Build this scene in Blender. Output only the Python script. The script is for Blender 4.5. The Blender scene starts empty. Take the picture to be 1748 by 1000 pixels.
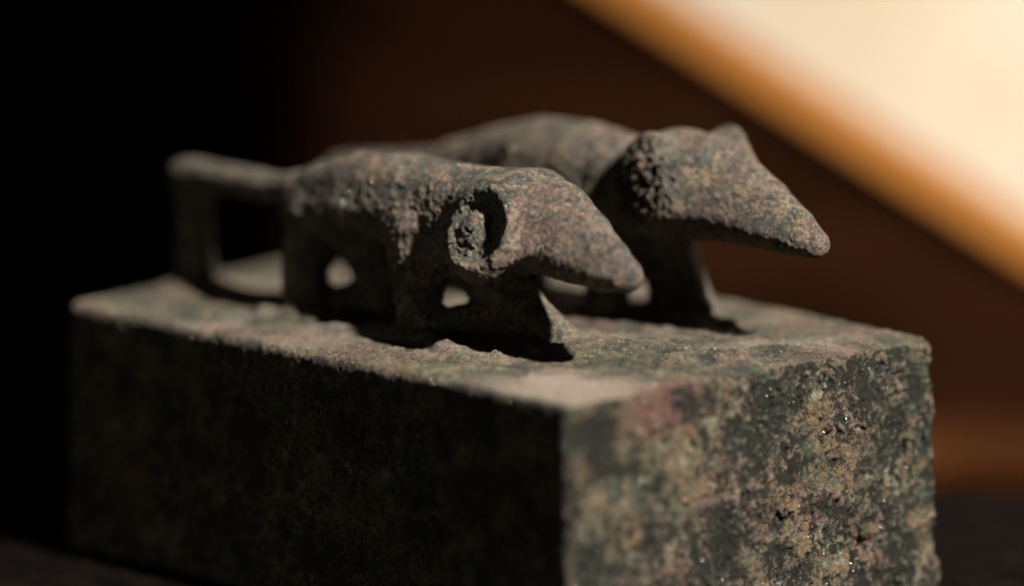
import bpy, math
import numpy as np
from mathutils import Vector, Matrix

# ------------------------------------------------------------------ camera
scene = bpy.context.scene
CAM = Vector((0.45651, -0.43830, 0.15323))
FWD = Vector((-0.71756, 0.67488, -0.17245)).normalized()
RIGHT = Vector((0.68507, 0.72841, 0.0)).normalized()
AHEAD = Vector((-0.72841, 0.68507, 0.0)).normalized()      # the camera's heading on the ground
cam_data = bpy.data.cameras.new('camera')
cam_data.sensor_width = 22.3
cam_data.lens = 22.3 / (2 * math.tan(math.radians(10.0) / 2))
cam_data.clip_start = 0.01
cam_data.clip_end = 20
cam_data.dof.use_dof = True
cam_data.dof.focus_distance = 0.6735
cam_data.dof.aperture_fstop = 3.8
cam_data.dof.aperture_blades = 0
cam = bpy.data.objects.new('camera', cam_data)
scene.collection.objects.link(cam)
cam.location = CAM
up = RIGHT.cross(FWD)
cam.rotation_euler = Matrix((RIGHT, up, -FWD)).transposed().to_euler()
scene.camera = cam

# ------------------------------------------------------------------ world, lamps, exposure
world = bpy.data.worlds.new('World')
scene.world = world
world.use_nodes = True
bg = world.node_tree.nodes['Background']
bg.inputs[0].default_value = (0.95, 0.95, 0.80, 1)
bg.inputs[1].default_value = 0.03
vs = scene.view_settings
vs.view_transform = 'Standard'
vs.look = 'None'
vs.exposure = 0
vs.gamma = 1
scene.cycles.use_denoising = True
scene.cycles.max_bounces = 6
scene.cycles.sample_clamp_indirect = 3


def lamp(name, loc, target, power, radius, color, angle, blend):
    d = bpy.data.lights.new(name, 'SPOT')
    d.energy = power
    d.shadow_soft_size = radius
    d.color = color
    d.spot_size = math.radians(angle)
    d.spot_blend = blend
    o = bpy.data.objects.new(name, d)
    scene.collection.objects.link(o)
    o.location = loc
    o.rotation_euler = (Vector(target) - Vector(loc)).to_track_quat('-Z', 'Y').to_euler()
    return o


def stage(u, d, z):
    """u metres to the right of the camera's heading, d metres ahead of it, z above the plinth."""
    p = CAM + RIGHT * u + AHEAD * d
    return Vector((p.x, p.y, z))


L_DIR = Vector((0.69, 0.06, 0.66)).normalized()
TGT = Vector((-0.035, 0.030, 0.035))
lamp('key_spotlight', TGT + L_DIR * 1.1, TGT, 250.0, 0.020, (1.0, 0.95, 0.86), 13, 0.5)
lamp('board_spotlight', stage(0.60, 0.35, 0.30), stage(0.165, 0.84, 0.03), 44.0, 0.03, (1.0, 0.88, 0.74), 26, 0.75)
lamp('left_fill', stage(-0.30, 0.50, 0.035), (-0.055, 0.0, 0.018), 0.40, 0.05, (1.0, 0.97, 0.80), 40, 0.8)  # unseen fill added at the left to lift the box's dark long side

# ------------------------------------------------------------------ numeric helpers (millimetres)
rng = np.random.default_rng(7)
PERM = rng.permutation(4096).astype(np.int64)
GRAD = rng.normal(size=(4096, 3))
GRAD /= np.linalg.norm(GRAD, axis=1)[:, None]
GRAD = GRAD.astype(np.float32)
RND = rng.random((4096, 3)).astype(np.float32)


def hash3(i, j, k):
    h = PERM[i & 4095]
    h = PERM[(h + j) & 4095]
    return PERM[(h + k) & 4095]


def perlin(p):
    pi = np.floor(p).astype(np.int64)
    f = (p - pi).astype(np.float32)
    w = f * f * f * (f * (f * 6 - 15) + 10)
    out = np.zeros(len(p), np.float32)
    for dx in (0, 1):
        wx = w[:, 0] if dx else 1 - w[:, 0]
        for dy in (0, 1):
            wy = w[:, 1] if dy else 1 - w[:, 1]
            for dz in (0, 1):
                wz = w[:, 2] if dz else 1 - w[:, 2]
                g = GRAD[hash3(pi[:, 0] + dx, pi[:, 1] + dy, pi[:, 2] + dz)]
                d = g[:, 0] * (f[:, 0] - dx) + g[:, 1] * (f[:, 1] - dy) + g[:, 2] * (f[:, 2] - dz)
                out += wx * wy * wz * d
    return out * 1.5


def fbm(p, freq, octaves, gain=0.5, ridged=False, seed=0.0):
    out = np.zeros(len(p), np.float32)
    a, tot = 1.0, 0.0
    for o in range(octaves):
        n = perlin(p * (freq * 2.03 ** o) + 17.3 * (o + 1) + seed)
        if ridged:
            n = 1 - 2 * np.abs(n)
        out += a * n
        tot += a
        a *= gain
    return out / tot


def worley(p, freq, seed=0.0):
    q = p * freq + seed
    qi = np.floor(q).astype(np.int64)
    best = np.full(len(p), 9.0, np.float32)
    for dx in (-1, 0, 1):
        for dy in (-1, 0, 1):
            for dz in (-1, 0, 1):
                c = qi + np.array([dx, dy, dz])
                r = RND[hash3(c[:, 0], c[:, 1], c[:, 2])]
                d = ((c + r - q) ** 2).sum(1)
                best = np.minimum(best, d.astype(np.float32))
    return np.sqrt(best)


def smoothstep(a, b, x):
    t = np.clip((x - a) / (b - a), 0, 1)
    return t * t * (3 - 2 * t)


def crisp(warp, v, seed):
    """raised mineral grains and thin crevices (millimetres)."""
    where = smoothstep(-0.12, 0.22, fbm(v, 0.22, 3, seed=seed + 1))
    grains = smoothstep(0.50, 0.16, worley(warp, 1.15, seed)) * where
    small = smoothstep(0.48, 0.18, worley(warp, 2.1, seed + 3)) * smoothstep(-0.1, 0.2, fbm(v, 0.4, 2, seed=seed + 2))
    crack = smoothstep(0.10, 0.0, np.abs(perlin(warp * 0.45 + seed + 7))) * smoothstep(-0.1, 0.25, fbm(v, 0.18, 2, seed=seed + 4))
    return 0.30 * grains + 0.13 * small - 0.34 * crack, grains, crack


def smin(a, b, k):
    h = np.maximum(k - np.abs(a - b), 0) / k
    return np.minimum(a, b) - h * h * k * 0.25


def smax(a, b, k):
    return -smin(-a, -b, k)


class Grid:
    def __init__(self, lo, hi, vox):
        self.lo, self.vox = np.array(lo, np.float32), vox
        ax = [np.arange(lo[i], hi[i] + vox, vox, dtype=np.float32) for i in range(3)]
        self.x, self.y, self.z = np.meshgrid(*ax, indexing='ij', sparse=True)
        self.shape = tuple(len(a) for a in ax)


def cone(g, a, b, ra, rb, sy=1.0, sz=1.0):
    """round cone from a to b; sy / sz squash it sideways / vertically."""
    ax, ay, az = a
    bx, by, bz = b
    vx, vy, vz = bx - ax, (by - ay) / sy, (bz - az) / sz
    px, py, pz = g.x - ax, (g.y - ay) / sy, (g.z - az) / sz
    L = vx * vx + vy * vy + vz * vz
    t = np.clip((px * vx + py * vy + pz * vz) / L, 0, 1)
    d = np.sqrt((px - t * vx) ** 2 + (py - t * vy) ** 2 + (pz - t * vz) ** 2)
    return d - (ra + (rb - ra) * t)


def ellipsoid(g, c, r, axis=None):
    px, py, pz = g.x - c[0], g.y - c[1], g.z - c[2]
    if axis is not None:
        n = np.array(axis, float)
        n /= np.linalg.norm(n)
        u = np.cross(n, [0, 0, 1.0])
        u /= np.linalg.norm(u)
        v = np.cross(n, u)
        px, py, pz = (px * u[0] + py * u[1] + pz * u[2], px * v[0] + py * v[1] + pz * v[2],
                      px * n[0] + py * n[1] + pz * n[2])
    k = np.sqrt((px / r[0]) ** 2 + (py / r[1]) ** 2 + (pz / r[2]) ** 2)
    return (k - 1) * min(r)


def surface(g, d):
    """naive surface nets: quads on the zero level of the field d."""
    d = np.ascontiguousarray(np.broadcast_to(d, g.shape), dtype=np.float32)
    ins = d < 0
    n = np.zeros(tuple(k - 1 for k in g.shape), np.uint8)
    off = [(i, j, k) for i in (0, 1) for j in (0, 1) for k in (0, 1)]
    X, Y, Z = n.shape
    for (i, j, k) in off:
        n += ins[i:i + X, j:j + Y, k:k + Z]
    ci, cj, ck = np.nonzero((n > 0) & (n < 8))
    vals = {o: d[ci + o[0], cj + o[1], ck + o[2]] for o in off}
    acc = np.zeros((len(ci), 3), np.float32)
    cnt = np.zeros(len(ci), np.float32)
    for o in off:
        for ax in range(3):
            if o[ax]:
                continue
            o2 = tuple(o[m] + (1 if m == ax else 0) for m in range(3))
            a, b = vals[o], vals[o2]
            m = (a < 0) != (b < 0)
            t = np.where(m, a / np.where(m, a - b, 1), 0)
            for c in range(3):
                acc[:, c] += m * (o[c] + (t if c == ax else 0))
            cnt += m
    pts = (acc / cnt[:, None] + np.stack([ci, cj, ck], 1)) * g.vox + g.lo
    idx = np.full(n.shape, -1, np.int32)
    idx[ci, cj, ck] = np.arange(len(ci), dtype=np.int32)
    quads = []
    for ax in range(3):
        u, w = [(1, 2), (2, 0), (0, 1)][ax]
        sl0 = [slice(None)] * 3
        sl1 = [slice(None)] * 3
        sl0[ax], sl1[ax] = slice(0, -1), slice(1, None)
        p, q = ins[tuple(sl0)], ins[tuple(sl1)]
        e = np.stack(np.nonzero(p != q), 1)
        lim = np.array(n.shape)
        e = e[(e[:, u] >= 1) & (e[:, w] >= 1) & (e[:, u] < lim[u]) & (e[:, w] < lim[w])]
        fl = p[e[:, 0], e[:, 1], e[:, 2]]
        cs = []
        for du, dw in ((1, 1), (0, 1), (0, 0), (1, 0)):
            c = e.copy()
            c[:, u] -= du
            c[:, w] -= dw
            cs.append(idx[c[:, 0], c[:, 1], c[:, 2]])
        qd = np.stack(cs, 1)
        quads.append(np.where(fl[:, None], qd, qd[:, ::-1]))
    q = np.concatenate(quads)
    q = q[(q >= 0).all(1)]
    return pts.astype(np.float32), q.astype(np.int64)


def normals(v, q):
    a, b, c, d = v[q[:, 0]], v[q[:, 1]], v[q[:, 2]], v[q[:, 3]]
    fn = np.cross(c - a, d - b)
    n = np.zeros_like(v)
    for i in range(4):
        for k in range(3):
            n[:, k] += np.bincount(q[:, i], fn[:, k], minlength=len(v)).astype(np.float32)
    n /= np.linalg.norm(n, axis=1)[:, None] + 1e-12
    return n


ROOT_AT = Vector((-0.046, 0.030, 0.0))


def mesh_object(name, v, q, mat, parent, attrs=None, level2=False):
    """one mesh object from quads in millimetres; drops unused vertices."""
    used = np.unique(q)
    remap = np.full(len(v), -1, np.int64)
    remap[used] = np.arange(len(used))
    vv, qq = v[used] * 0.001, remap[q]
    me = bpy.data.meshes.new(name)
    me.vertices.add(len(vv))
    me.vertices.foreach_set('co', vv.astype(np.float32).ravel())
    me.loops.add(qq.size)
    me.loops.foreach_set('vertex_index', qq.ravel().astype(np.int32))
    me.polygons.add(len(qq))
    me.polygons.foreach_set('loop_start', np.arange(0, qq.size, 4, dtype=np.int32))
    me.polygons.foreach_set('use_smooth', np.ones(len(qq), bool))
    me.update(calc_edges=True)
    for k, a in (attrs or {}).items():
        at = me.attributes.new(k, 'FLOAT', 'POINT')
        at.data.foreach_set('value', a[used].astype(np.float32))
    me.materials.append(mat)
    o = bpy.data.objects.new(name, me)
    scene.collection.objects.link(o)
    if parent is not None:
        o.parent = parent
        if not level2:
            o.location = -ROOT_AT
    return o


# ------------------------------------------------------------------ materials
class Nodes:
    def __init__(self, name):
        self.mat = bpy.data.materials.new(name)
        self.mat.use_nodes = True
        self.t = self.mat.node_tree
        self.bsdf = self.t.nodes['Principled BSDF']

    def node(self, kind, **kw):
        n = self.t.nodes.new(kind)
        for k, v in kw.items():
            setattr(n, k, v)
        return n

    def link(self, a, b):
        self.t.links.new(a, b)

    def val(self, sock, v):
        if hasattr(v, 'links'):
            self.link(v, sock)
        else:
            sock.default_value = v

    def coords(self, scale=1000.0):
        tc = self.node('ShaderNodeTexCoord')
        mp = self.node('ShaderNodeMapping')
        mp.inputs['Scale'].default_value = (scale,) * 3
        self.link(tc.outputs['Object'], mp.inputs[0])
        return mp.outputs[0]

    def noise(self, co, scale, detail=4, rough=0.55, distort=0.0, off=0.0):
        n = self.node('ShaderNodeTexNoise')
        if off:
            a = self.node('ShaderNodeVectorMath', operation='ADD')
            self.link(co, a.inputs[0])
            a.inputs[1].default_value = (off, off * 1.7, -off)
            co = a.outputs[0]
        self.link(co, n.inputs['Vector'])
        n.inputs['Scale'].default_value = scale
        n.inputs['Detail'].default_value = detail
        n.inputs['Roughness'].default_value = rough
        n.inputs['Distortion'].default_value = distort
        return n.outputs['Fac']

    def math(self, op, a, b=0.0):
        m = self.node('ShaderNodeMath', operation=op)
        self.val(m.inputs[0], a)
        self.val(m.inputs[1], b)
        return m.outputs[0]

    def ramp(self, fac, lo, hi, to0=0.0, to1=1.0):
        m = self.node('ShaderNodeMapRange', interpolation_type='SMOOTHSTEP')
        self.link(fac, m.inputs[0])
        for i, v in enumerate((lo, hi, to0, to1)):
            m.inputs[i + 1].default_value = v
        return m.outputs[0]

    def mix(self, fac, a, b):
        m = self.node('ShaderNodeMix', data_type='RGBA')
        self.val(m.inputs[0], fac)
        self.val(m.inputs[6], a if hasattr(a, 'links') else (*a, 1))
        self.val(m.inputs[7], b if hasattr(b, 'links') else (*b, 1))
        return m.outputs[2]

    def attr(self, name):
        n = self.node('ShaderNodeAttribute', attribute_name=name)
        return n.outputs['Fac']


def bronze(name, face=False, sparkle=0.988):
    """corroded bronze: grey-brown skin, green and ochre patches, pale dust, dark pits."""
    m = Nodes(name)
    co = m.coords()
    crust = m.attr('crust')
    big = m.noise(co, 0.10, 3, 0.6, 0.4)
    mid = m.noise(co, 0.38, 5, 0.62, 0.3, 11)
    mid2 = m.noise(co, 0.55, 5, 0.65, 0.6, 37)
    fine = m.noise(co, 1.7, 5, 0.7, 0.4, 53)
    fine2 = m.noise(co, 2.6, 4, 0.7, 0.2, 71)
    col = m.mix(m.ramp(mid, 0.42, 0.58), *(((0.120, 0.098, 0.072), (0.046, 0.043, 0.034)) if face else ((0.112, 0.094, 0.082), (0.046, 0.042, 0.037))))
    col = m.mix(m.math('MULTIPLY', m.ramp(mid2, 0.50, 0.60), 0.6), col, (0.056, 0.082, 0.050))
    col = m.mix(m.math('MULTIPLY', m.ramp(big, 0.50, 0.60), 0.8 if face else 0.6), col, (0.118, 0.070, 0.060))
    if face:
        zone = m.attr('zone')            # 1 on the end face, 0 on the top, 0.5 on the long side
        area = m.math('MULTIPLY', m.math('SUBTRACT', m.noise(co, 0.13, 3, 0.6, 0.3, 301), 0.5), 0.55)
        area2 = m.math('MULTIPLY', m.math('SUBTRACT', m.noise(co, 0.15, 3, 0.6, 0.3, 341), 0.5), 0.55)
        och = m.math('MULTIPLY', m.ramp(m.math('SUBTRACT', m.noise(co, 0.75, 8, 0.76, 0.9, 91), area), 0.505, 0.585), m.ramp(zone, 0.1, 0.9, 0.3, 0.85))
        col = m.mix(och, col, (0.160, 0.096, 0.045))
        pale = m.math('MULTIPLY', m.ramp(m.math('ADD', m.noise(co, 0.55, 8, 0.74, 0.7, 131), area2), 0.56, 0.66), 0.8)
        col = m.mix(pale, col, (0.215, 0.220, 0.155))
        teal = m.math('MULTIPLY', m.ramp(m.math('SUBTRACT', m.noise(co, 0.50, 7, 0.72, 0.5, 171), area2), 0.535, 0.61), m.ramp(zone, 0.1, 0.9, 0.30, 0.75))
        col = m.mix(teal, col, (0.034, 0.064, 0.045))
        skin = m.attr('pink')
        col = m.mix(m.math('MULTIPLY', skin, 0.85), col, (0.300, 0.232, 0.190))
        red = m.attr('red')
        col = m.mix(m.math('MULTIPLY', red, 0.85), col, (0.120, 0.048, 0.042))
    else:
        och = m.math('MULTIPLY', m.ramp(m.noise(co, 0.5, 8, 0.72, 0.8, 91), 0.53, 0.60), 0.7)
        col = m.mix(och, col, (0.250, 0.160, 0.090))
        dark = m.math('MULTIPLY', m.ramp(m.noise(co, 1.0, 9, 0.78, 0.7, 211), 0.515, 0.57), 0.85)
        col = m.mix(dark, col, (0.020, 0.021, 0.019))
        worn = m.math('MULTIPLY', m.ramp(m.noise(co, 0.16, 7, 0.70, 0.5, 401), 0.56, 0.63), 0.65)
        col = m.mix(worn, col, (0.245, 0.185, 0.150))
    malachite = m.math('MULTIPLY', m.ramp(m.noise(co, 0.8, 5, 0.62, 0.3, 431), 0.66, 0.72), 0.8)
    col = m.mix(malachite, col, (0.10, 0.21, 0.155))
    # raised crust carries ochre dust, pits hold dark mineral
    col = m.mix(m.math('MULTIPLY', m.ramp(crust, 0.58, 0.90), 0.6), col, (0.185, 0.135, 0.090))
    col = m.mix(m.math('MULTIPLY', m.ramp(crust, 0.40, 0.12), 0.8), col, (0.026, 0.028, 0.025))
    col = m.mix(m.math('MULTIPLY', m.ramp(fine, 0.51, 0.58), 0.55 if face else 0.75), col, (0.036, 0.037, 0.033))
    col = m.mix(m.math('MULTIPLY', m.ramp(fine2, 0.57, 0.64), 0.45), col, (0.31, 0.27, 0.20))
    if face:
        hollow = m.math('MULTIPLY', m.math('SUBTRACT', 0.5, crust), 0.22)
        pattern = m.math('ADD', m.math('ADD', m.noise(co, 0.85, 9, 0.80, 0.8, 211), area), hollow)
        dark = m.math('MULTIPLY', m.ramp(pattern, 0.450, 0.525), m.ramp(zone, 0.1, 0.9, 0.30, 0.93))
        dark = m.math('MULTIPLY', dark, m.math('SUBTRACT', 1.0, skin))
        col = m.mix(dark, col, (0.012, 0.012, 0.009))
    # sparse crystal facets
    vo = m.node('ShaderNodeTexVoronoi', feature='F1')
    vo.inputs['Scale'].default_value = 5.2
    m.link(co, vo.inputs['Vector'])
    sep = m.node('ShaderNodeSeparateColor')
    m.link(vo.outputs['Color'], sep.inputs[0])
    chip = m.math('MULTIPLY', m.math('GREATER_THAN', sep.outputs[0], sparkle), m.math('LESS_THAN', vo.outputs['Distance'], 0.36))
    chip = m.math('MULTIPLY', chip, m.math('GREATER_THAN', mid, 0.47))
    col = m.mix(chip, col, (0.75, 0.78, 0.74))
    m.link(col, m.bsdf.inputs['Base Color'])
    m.link(m.math('MULTIPLY', chip, 0.9), m.bsdf.inputs['Metallic'])
    rough = m.ramp(fine, 0.35, 0.65, 0.45, 0.85)
    mr = m.node('ShaderNodeMix', data_type='FLOAT')
    m.link(chip, mr.inputs[0])
    m.link(rough, mr.inputs[2])
    mr.inputs[3].default_value = 0.22
    m.link(mr.outputs[0], m.bsdf.inputs['Roughness'])
    m.bsdf.inputs['Specular IOR Level'].default_value = 0.14
    h = m.math('ADD', m.math('MULTIPLY', m.noise(co, 1.5, 7, 0.75, 0.5, 19), 1.0),
               m.math('MULTIPLY', m.noise(co, 5.0, 4, 0.7, 0.0, 29), 0.35))
    b = m.node('ShaderNodeBump')
    b.inputs['Strength'].default_value = 1.0
    b.inputs['Distance'].default_value = 0.0011 if face else 0.0007
    m.link(h, b.inputs['Height'])
    # facets face their own way
    vm = m.node('ShaderNodeVectorMath', operation='SUBTRACT')
    m.link(vo.outputs['Color'], vm.inputs[0])
    vm.inputs[1].default_value = (0.5, 0.5, 0.5)
    sc = m.node('ShaderNodeVectorMath', operation='SCALE')
    m.link(vm.outputs[0], sc.inputs[0])
    m.link(m.math('MULTIPLY', chip, 1.6), sc.inputs['Scale'])
    ad = m.node('ShaderNodeVectorMath', operation='ADD')
    m.link(b.outputs[0], ad.inputs[0])
    m.link(sc.outputs[0], ad.inputs[1])
    no = m.node('ShaderNodeVectorMath', operation='NORMALIZE')
    m.link(ad.outputs[0], no.inputs[0])
    m.link(no.outputs[0], m.bsdf.inputs['Normal'])
    return m.mat


def plain(name, c0, c1, scale, rough, bump=0.0, stretch=None, spec=0.3):
    m = Nodes(name)
    tc = m.node('ShaderNodeTexCoord')
    mp = m.node('ShaderNodeMapping')
    mp.inputs['Scale'].default_value = tuple(scale * s for s in (stretch or (1, 1, 1)))
    m.link(tc.outputs['Object'], mp.inputs[0])
    n = m.noise(mp.outputs[0], 1.0, 6, 0.6, 0.4)
    m.link(m.mix(m.ramp(n, 0.35, 0.68), c0, c1), m.bsdf.inputs['Base Color'])
    m.bsdf.inputs['Roughness'].default_value = rough
    m.bsdf.inputs['Specular IOR Level'].default_value = spec
    if bump:
        b = m.node('ShaderNodeBump')
        b.inputs['Distance'].default_value = bump
        m.link(n, b.inputs['Height'])
        m.link(b.outputs[0], m.bsdf.inputs['Normal'])
    return m.mat


MAT_BOX = bronze('corroded_bronze_block', True, 0.978)
MAT_SHREW = bronze('corroded_bronze_figure', False, 0.990)
MAT_PLINTH = plain('dark_plinth_cloth', (0.0008, 0.0006, 0.0005), (0.0040, 0.0026, 0.0022), 260, 1.0, 0.0006, None, 0.02)
MAT_WALL = plain('brown_wood', (0.017, 0.0064, 0.0028), (0.032, 0.0120, 0.0054), 34, 0.9, 0.0, (0.5, 0.5, 1.6), 0.02)
MAT_VOID = plain('black_cloth', (0.0016, 0.0013, 0.0012), (0.0024, 0.0019, 0.0017), 12, 1.0, 0.0, None, 0.02)
MAT_RAIL = plain('orange_wood', (0.06, 0.021, 0.0065), (0.10, 0.036, 0.011), 60, 0.8, 0.0, (0.8, 1, 1), 0.05)
MAT_CREAM = plain('cream_card', (0.80, 0.69, 0.55), (0.87, 0.80, 0.70), 26, 0.8)
MAT_FRAME = plain('amber_wood', (0.54, 0.215, 0.042), (0.62, 0.26, 0.058), 25, 0.55, 0.0, (0.3, 3, 3))


# ------------------------------------------------------------------ the setting
def slab(name, mat, centre, size, rot, bevel=0.002, parent=None, segments=3):
    """bevelled board: size = (along, deep, high)."""
    import bmesh
    bm = bmesh.new()
    bmesh.ops.create_cube(bm, size=1.0)
    bmesh.ops.scale(bm, vec=size, verts=bm.verts)
    bmesh.ops.bevel(bm, geom=list(bm.edges), offset=bevel, segments=segments, affect='EDGES', profile=0.5)
    me = bpy.data.meshes.new(name)
    bm.to_mesh(me)
    bm.free()
    me.materials.append(mat)
    o = bpy.data.objects.new(name, me)
    scene.collection.objects.link(o)
    if parent:
        o.parent = parent
    o.location = centre
    o.rotation_euler = rot
    return o


HEAD = math.atan2(RIGHT.y, RIGHT.x)
o = slab('plinth', MAT_PLINTH, stage(0, 0.50, -0.015), (0.9, 0.48, 0.03), (0, 0, HEAD), 0.014, None, 10)
o['kind'] = 'structure'
o = slab('back_wall', MAT_WALL, stage(0.457, 0.877, 0.1), (1.0, 0.06, 0.9), (0, 0, HEAD), 0.028, None, 12)
o['kind'] = 'structure'
o = slab('black_curtain_wall', MAT_VOID, stage(-0.2, 1.20, 0.1), (1.6, 0.02, 1.2), (0, 0, HEAD), 0.004)
o['kind'] = 'structure'
o = slab('case_floor', MAT_VOID, stage(0, 0.95, -0.33), (1.6, 0.5, 0.02), (0, 0, HEAD), 0.004)
o['kind'] = 'structure'
o = slab('wooden_ledge', MAT_RAIL, stage(0.24, 0.815, -0.0125), (0.40, 0.02, 0.0062), (0, 0, HEAD), 0.003)
o['kind'] = 'structure'

# slanting cream board with an amber wooden edge, far out of focus
board = bpy.data.objects.new('display_board', None)
scene.collection.objects.link(board)
board.location = stage(0.0594, 0.8455, 0.0245)
board.rotation_euler = (0, math.radians(32), HEAD)
board.rotation_euler = (Matrix.Rotation(HEAD, 3, 'Z') @ Matrix.Rotation(math.radians(32.3), 3, 'Y')).to_euler()
board['label'] = 'blurred cream display board with amber wooden edge slanting across the upper right'
board['category'] = 'display board'
slab('panel', MAT_CREAM, (0, 0.0, 0.2015), (0.46, 0.0024, 0.40), (0, 0, 0), 0.0005, board)
slab('edge_strip', MAT_FRAME, (0, -0.0002, -0.0014), (0.46, 0.0030, 0.0054), (0, 0, 0), 0.0008, board)

# ------------------------------------------------------------------ the bronze box with its two shrews
HB = 30.0
root = bpy.data.objects.new('bronze_votive_box', None)
scene.collection.objects.link(root)
root.location = ROOT_AT
root['label'] = 'small corroded bronze votive box with two long-snouted shrew figures on its lid'
root['category'] = 'bronze statuette'


# corners of the lid: near, left, right, back (the casting is not quite square)
def top_outline(x, y):
    """signed distance (inside < 0) to the four sides, as (end face, long side, back side, left end)."""
    return x, -y, y - (59.5 - 0.022 * x), -(x + 88.6 + 0.122 * y)


def build_box():
    g = Grid((-98, -2.5, -1), (2.5, 64, 36), 0.24)
    a, b, c, d = top_outline(g.x, g.y)
    R = 1.1
    lean = 0.018 * (g.z - HB)
    lift = np.clip((g.y - 5) / 55, 0, 1) * np.clip(-g.x / 90, 0, 1) * 0.5
    side = smax(smax(a + lean, b + lean, 1.4), smax(c + lean, d + lean, 5.0), 2.6)
    cap = g.z - HB - lift
    dist = smax(side, cap, 1.3)
    dist = smax(dist, -g.z, 1.0)
    # crust ridges on the lid, and mounds of corrosion round the feet
    def ridge(pts, r, k=1.6):
        nonlocal dist
        for p, q in zip(pts[:-1], pts[1:]):
            dist = smin(dist, cone(g, p[:3], q[:3], p[3] * 1.35, q[3] * 1.35), k)
    z = HB - 0.1
    ridge([(-56, 9.5, z, .25), (-51, 10.5, z, .5), (-46.5, 12.5, z, .8), (-42.5, 14.6, z + .5, 1.0), (-38, 13.4, z, .9),
           (-33, 11.5, z, .6), (-29.5, 9.8, z, .4), (-26, 10, z, .25)], 1)
    ridge([(-66, 13, z, .3), (-62, 14, z, .8), (-58, 15.2, z, .5)], 1)
    ridge([(-24, 21, z - .3, .8), (-18, 26, z - .3, .9), (-12, 31, z - .3, .8)], 1)
    ridge([(-14, 18, z - .6, .9), (-8, 30, z - .5, 1.0), (-6, 40, z - .5, .8)], 1)
    for (x, y, r, h) in ((-31, 24, 5.0, 1.6), (-24, 27, 4.0, 1.0), (-31.5, 46.5, 6.0, 1.8), (-62, 20, 5.5, 1.0),
                         (-20, 24, 3.0, .8), (-87, 21, 4.2, 1.2), (-42, 20, 4.5, .9)):
        dist = smin(dist, ellipsoid(g, (x, y, HB), (r, r, h)), 1.2)
    # loose crumbs of crust caked to the lid round the feet
    for _ in range(260):
        k = rng.integers(0, 6)
        cx, cy, sp_ = ((-29, 23, 4.5), (-41, 15, 3.5), (-31, 46, 5.0), (-61, 16, 4.0), (-22, 26, 6.0), (-36, 19, 4.0))[k]
        x, y = cx + rng.normal() * sp_, cy + rng.normal() * sp_ * 0.7
        y = max(y, 12.5)
        rr = 0.25 + 0.65 * rng.random() ** 2
        i0 = [max(int((x - 3 - g.lo[0]) / g.vox), 0), max(int((y - 3 - g.lo[1]) / g.vox), 0), int((HB - 3 - g.lo[2]) / g.vox)]
        i1 = [min(int((x + 3 - g.lo[0]) / g.vox), g.shape[0]), min(int((y + 3 - g.lo[1]) / g.vox), g.shape[1]), int((HB + 4 - g.lo[2]) / g.vox)]
        sl = tuple(slice(p, q_) for p, q_ in zip(i0, i1))
        loc = Grid.__new__(Grid)
        loc.x, loc.y, loc.z = g.x[sl[0]], g.y[:, sl[1]], g.z[:, :, sl[2]]
        dist[sl] = smin(dist[sl], ellipsoid(loc, (x, y, HB + 0.15), (rr * 1.5, rr * 1.2, rr * 0.8)), 0.5)
    # broken chips along the edges and corners
    for (x, y, zz, r) in ((1.6, 58.5, 6.5, 1.2), (0.4, 60.5, 26.0, 1.5), (1.6, 33, 12, 1.1), (1.3, 20, 31, .9),
                          (-30, -1.0, 30.6, 1.2), (-62, -1.1, 30.8, 1.3), (-47, -1.2, 30.6, 1.0), (1.4, 47, 7, 1.2)):
        dist = smax(dist, -(ellipsoid(g, (x, y, zz), (r * 1.5, r * 1.5, r))), 0.8)
    # a lump standing proud at the foot of the far edge
    dist = smin(dist, ellipsoid(g, (-0.6, 58.6, 1.8), (1.3, 1.6, 1.6)), 0.9)
    v, q = surface(g, dist)
    n = normals(v, q)
    # keep only what can ever be seen: skip the underside
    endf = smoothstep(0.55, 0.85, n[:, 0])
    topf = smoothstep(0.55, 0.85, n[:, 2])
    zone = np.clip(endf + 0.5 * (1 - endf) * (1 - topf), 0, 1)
    broad = fbm(v, 0.05, 2) * 0.5
    rough = fbm(v, 0.28, 5, 0.58, seed=3)
    crumb = fbm(v, 0.55, 4, 0.62, True, seed=9)
    warp = v + 0.9 * np.stack([fbm(v, .8, 2, seed=s_) for s_ in (51, 52, 53)], 1)
    grit = fbm(warp, 1.3, 3, 0.7, seed=55)
    pit = smoothstep(0.46, 0.08, worley(warp, 0.42, 5)) * smoothstep(-0.05, 0.35, fbm(v, 0.15, 2, seed=31))
    pit2 = smoothstep(0.40, 0.12, worley(warp, 1.1, 15)) * smoothstep(-0.1, 0.3, fbm(v, 0.22, 2, seed=41))
    # the smooth worn patch at the near corner of the lid
    worn = smoothstep(17, 6, np.hypot(v[:, 0] + 4.5, (v[:, 1] - 4) * 1.1) + 6 * fbm(v, 0.12, 3, seed=77)) * topf
    fibre = fbm(v * np.array([1, .35, 1.0], np.float32), 0.7, 4, 0.6, True, seed=61)
    amp = (0.20 + 0.65 * endf + 0.28 * topf) * (1 - 0.85 * worn)
    disp = broad * 0.7 + amp * (0.60 * rough + 0.34 * (crumb - 0.35) + 0.30 * endf * (fibre - .3) + 0.36 * grit) - amp * (0.35 * pit + 0.2 * pit2)
    cr, gr_, ck_ = crisp(warp, v, 63.0)
    disp = disp + cr * (0.25 + 0.25 * topf + 1.25 * endf) * (1 - worn)
    crust = np.clip(0.5 + 0.85 * (rough * 0.8 + 0.5 * (crumb - 0.4)) + 0.35 * grit - 0.45 * pit - 0.4 * pit2 + 0.25 * gr_ - 0.5 * ck_, 0, 1)
    crust = crust * (1 - worn) + 0.5 * worn
    v = v + n * disp[:, None]
    pinkn = fbm(v, 0.10, 3, seed=90)
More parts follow.
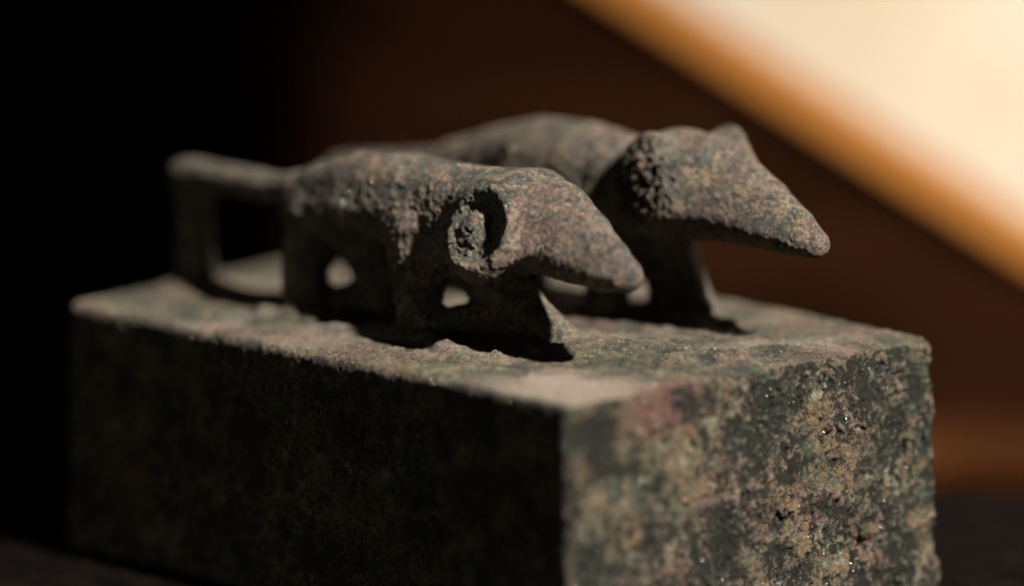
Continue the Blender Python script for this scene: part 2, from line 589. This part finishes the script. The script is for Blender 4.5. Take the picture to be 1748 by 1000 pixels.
    pink = np.clip(worn * 0.9 + topf * 0.45 * smoothstep(0.0, 0.3, pinkn), 0, 1)
    red = smoothstep(7.5, 2.0, np.hypot((v[:, 1] - 14) * 0.8, (v[:, 2] - 28) * 1.6) + 3 * fbm(v, .3, 3, seed=14)) * smoothstep(-3, 0, v[:, 0])
    return mesh_object('box', v, q, MAT_BOX, root, dict(crust=crust, zone=zone, pink=pink, red=red))


build_box()


def build_shrew(y0, spine, tail, legs, ears, support, broken, seed, label):
    T = HB
    xs = [p[0] for p in spine + tail]
    g = Grid((min(xs) - 4, y0 - 11, T - 2.0), (max(xs) + 4, y0 + 11, T + 26), 0.17)
    BIG = 50.0
    body = None
    for p, q in zip(spine[:-1], spine[1:]):
        c = cone(g, (p[0], y0 + p[3], T + p[1]), (q[0], y0 + q[3], T + q[1]), p[2], q[2], 0.5 * (p[4] + q[4]))
        body = c if body is None else np.minimum(body, c)
    low = None
    for p, q in zip(spine[:-1], spine[1:]):
        c = cone(g, (p[0], y0 + p[3], T + p[1] - 0.34 * p[2]), (q[0], y0 + q[3], T + q[1] - 0.34 * q[2]), p[2] * 0.66, q[2] * 0.66, 1.62)
        low = c if low is None else np.minimum(low, c)
    body = smin(body, low, 1.2)
    for chain in legs:
        lg = None
        for p, q in zip(chain[:-1], chain[1:]):
            c = cone(g, (p[0], y0 + p[1], T + p[2]), (q[0], y0 + q[1], T + q[2]), p[3], q[3])
            lg = c if lg is None else np.minimum(lg, c)
        body = smin(body, lg, 1.3)
    tl = None
    for p, q in zip(tail[:-1], tail[1:]):
        c = cone(g, (p[0], y0, T + p[1]), (q[0], y0, T + q[1]), p[2], q[2])
        tl = c if tl is None else np.minimum(tl, c)
    x0, x1, w, z1 = support
    px = np.abs(g.x - (x0 + x1) / 2) - (x1 - x0) / 2 - 0.12 * np.abs(g.z - (T + z1 * 0.55)) + 0.9
    py = np.abs(g.y - y0) - w
    pz = np.abs(g.z - (T + z1 / 2)) - z1 / 2 - 0.8
    sp = smax(smax(px, py, 1.0), pz, 0.6)
    earfields = []
    cut = np.full((1, 1, 1), BIG, np.float32)
    lump = None
    for (c, axis, rad, thick, cup) in ears:
        n = np.array(axis, float)
        n /= np.linalg.norm(n)
        c = np.array((c[0], y0 + c[1], T + c[2]))
        earfields.append(ellipsoid(g, c, (rad * 0.92, rad * 1.06, thick), n))
        if cup and not broken:
            cc = c + n * (thick * 0.95)
            cut = np.minimum(cut, ellipsoid(g, cc, (rad * 0.74, rad * 0.80, thick * (1.0 if broken else 1.08)), n))
            if not broken:      # lump added inside the cup, shaped to catch the key light
                lump = ellipsoid(g, c - n * 0.15 + np.array((-1.6, 0, -0.4)), (2.4, 3.6, 1.9), n)
    d = smin(body, tl, 2.2)
    for e in earfields:
        d = smin(d, e, 1.8)
    d = smin(d, sp, 0.4)
    d = smax(d, -cut, 0.7)
    if lump is not None:
        d = smin(d, lump, 0.8)
    v, q = surface(g, d)
    keep = (v[q][:, :, 2] > T - 1.4).all(1)
    q = q[keep]
    n = normals(v, q)
    # corrosion relief
    rough = fbm(v, 0.30, 5, 0.58, seed=seed)
    crumb = fbm(v, 0.62, 4, 0.62, True, seed=seed + 5)
    warp = v + 0.8 * np.stack([fbm(v, .8, 2, seed=seed + s_) for s_ in (51, 52, 53)], 1)
    grit = fbm(warp, 1.3, 3, 0.7, seed=seed + 55)
    pit = smoothstep(0.44, 0.08, worley(warp, 0.6, seed)) * smoothstep(0.0, 0.35, fbm(v, 0.2, 2, seed=seed + 8))
    under = smoothstep(0.3, -0.5, n[:, 2])
    near_y = smoothstep(0.35, 1.0, -n[:, 1])
    head = smoothstep(-29.0, -24.0, v[:, 0])
    sides = np.maximum(under, near_y)
    foot = smoothstep(5.0, 1.0, v[:, 2] - T)
    tailz = smoothstep(-68.0, -73.0, v[:, 0])
    amp = (0.13 + 0.28 * sides) * (1 - 0.35 * head) * (1 - 0.5 * tailz) + 0.45 * foot
    ecup = np.zeros(len(v), np.float32)
    for i, (c, axis, rad, thick, cup) in enumerate(ears):
        cw = np.array((c[0], y0 + c[1], T + c[2]), np.float32)
        if cup:
            ecup = np.maximum(ecup, (0.95 if broken else 0.3) * smoothstep(rad * 1.15, rad * 0.6, np.linalg.norm(v - cw, axis=1)))
    brk = smoothstep(0.60, 0.15, worley(warp + 0.5 * (rough + grit)[:, None], 0.62, seed + 21)) - 0.10 + 0.9 * (crumb - 0.3) + 0.5 * grit
    disp = amp * (0.22 * rough + 0.34 * (crumb - 0.35) + 0.36 * grit - 0.22 * pit) - ecup * brk
    cr, gr_, ck_ = crisp(warp, v, seed + 63.0)
    cr = cr + 0.30 * ck_
    disp = disp + cr * ((0.16 + 0.50 * sides) * (1 - 0.4 * head) + 0.5 * foot)
    crust = np.clip(0.5 + 0.85 * (rough * 0.8 + 0.5 * (crumb - 0.4)) + 0.35 * grit - 0.45 * pit - 0.6 * ecup * brk + 0.25 * gr_ - 0.5 * ck_, 0, 1)
    v = v + n * disp[:, None]
    # split into parts by the nearest field
    qc = v[q].mean(1)
    ijk = np.clip(((qc - g.lo) / g.vox).round().astype(int), 0, np.array(g.shape) - 1)
    samp = lambda f: np.broadcast_to(f, g.shape)[ijk[:, 0], ijk[:, 1], ijk[:, 2]]
    fields = np.stack([samp(body), samp(tl) + 0.1, samp(sp) + 0.2] + [samp(e) - (0.9 if ears[i][4] else 0.2) for i, e in enumerate(earfields)])
    part = fields.argmin(0)
    names = ['shrew', 'tail', 'tail_support'] + ['ear'] * len(earfields)
    attrs = dict(crust=crust)
    main = mesh_object('shrew', v, q[part == 0], MAT_SHREW, root, attrs)
    main['label'] = label
    for i in range(1, len(names)):
        if (part == i).any():
            mesh_object(names[i], v, q[part == i], MAT_SHREW, main, attrs, True)
    return main


# spine points: x, height above the lid, radius, sideways shift, sideways squash
build_shrew(
    20.0,
    [(-66.4, 12.9, 3.3, 0, .95), (-62.4, 13.7, 4.6, 0, .92), (-56, 14.9, 5.2, 0, .9), (-48, 15.4, 5.2, 0, .9), (-41, 15.2, 5.1, 0, .92), (-35, 15.0, 5.4, 0, 1.0),
     (-28, 15.1, 5.9, 0, 1.0), (-24, 14.8, 5.4, 0, .95), (-19.0, 13.4, 4.35, -.5, .9), (-14.0, 11.9, 3.0, -1.0, .9), (-10.6, 11.1, 1.9, -1.4, 1.0)],
    [(-66, 13.4, 2.8), (-72, 13.7, 1.95), (-80, 13.8, 1.9), (-88, 13.7, 2.0), (-89.6, 13.4, 1.95)],
    [[(-63.8, -1.2, 11.3, 3.8), (-64.0, -2.8, 5, 2.8), (-62.8, -3.4, 0.3, 2.9)],
     [(-60.0, 2.0, 11.5, 4.0), (-57.4, 3.4, 5, 3.2), (-56.8, 3.8, 0.3, 3.6)],
     [(-62, -2.6, 0.8, 1.8), (-59.5, 1, 1.4, 2.1), (-57, 3.6, 1.0, 2.0)],
     [(-43.8, -2.0, 11.0, 4.6), (-42.6, -3.8, 5.5, 3.0), (-42.0, -4.6, 0.2, 2.1)],
     [(-40, -1.0, 11.0, 4.2), (-36, 1.0, 10.4, 4.2)],
     [(-40.5, -3.8, 1.2, 2.0), (-36, 1.0, 2.1, 2.4), (-32.5, 3.4, 1.6, 2.4)],
     [(-38.5, 2.2, 10.0, 4.4), (-36.4, 3.4, 5.5, 3.6), (-32.8, 4.2, 2.2, 3.2), (-27.0, 4.2, -0.8, 3.0)]],
    [((-28.6, -6.2, 14.2), (0.06, -0.9, 0.36), 5.7, 2.8, True), ((-30.5, 5.6, 15.0), (0.1, 1, 0.2), 5.0, 2.0, False)],
    (-90.9, -84.5, 1.4, 11.6), False, 2.0,
    'nearer shrew with hollow cupped ear, tail to the left')
build_shrew(
    45.0,
    [(-66.0, 13.7, 3.7, 0, .95), (-60.0, 14.9, 5.0, 0, .9), (-52, 15.8, 6.2, 0, .9), (-44, 16.0, 6.3, 0, .9), (-37, 15.2, 6.2, 0, .95), (-32, 15.4, 5.9, 0, 1.0),
     (-28, 16.7, 6.5, 0, 1.0), (-23, 16.8, 6.0, 0, .95), (-14.9, 14.9, 4.1, 0, .9), (-9.4, 13.3, 2.7, 0, .9), (-6.2, 12.2, 1.6, 0, 1.0)],
    [(-65, 13.6, 4.0), (-71, 13.2, 3.0), (-78, 12.7, 2.4), (-88, 11.6, 2.0), (-89.6, 11.2, 1.9)],
    [[(-58.5, -2.5, 10, 4.6), (-58, -3.6, 5, 3.4), (-56.5, -4.0, 0.3, 2.8)],
     [(-58.5, 2.5, 10, 4.4), (-59, 3.6, 5, 3.2), (-59, 4.0, 0.3, 2.8)],
     [(-37, -2.0, 10, 4.4), (-37.5, -2.8, 5, 2.5), (-37.5, -3.2, 0.2, 2.8)],
     [(-33.5, 1.6, 10, 4.4), (-32.2, 3.0, 5, 3.4), (-31, 3.4, 0.2, 4.0), (-29.5, 3.4, -1.2, 4.2)]],
    [((-28.2, -5.5, 17.4), (-0.1, -0.9, 0.14), 5.5, 2.3, True), ((-26.0, 4.7, 18.2), (0.15, 0.8, -0.25), 4.9, 1.8, False)],
    (-90.4, -84.2, 1.2, 9.6), True, 53.0,
    'farther shrew with broken crumbling ear and raised head')
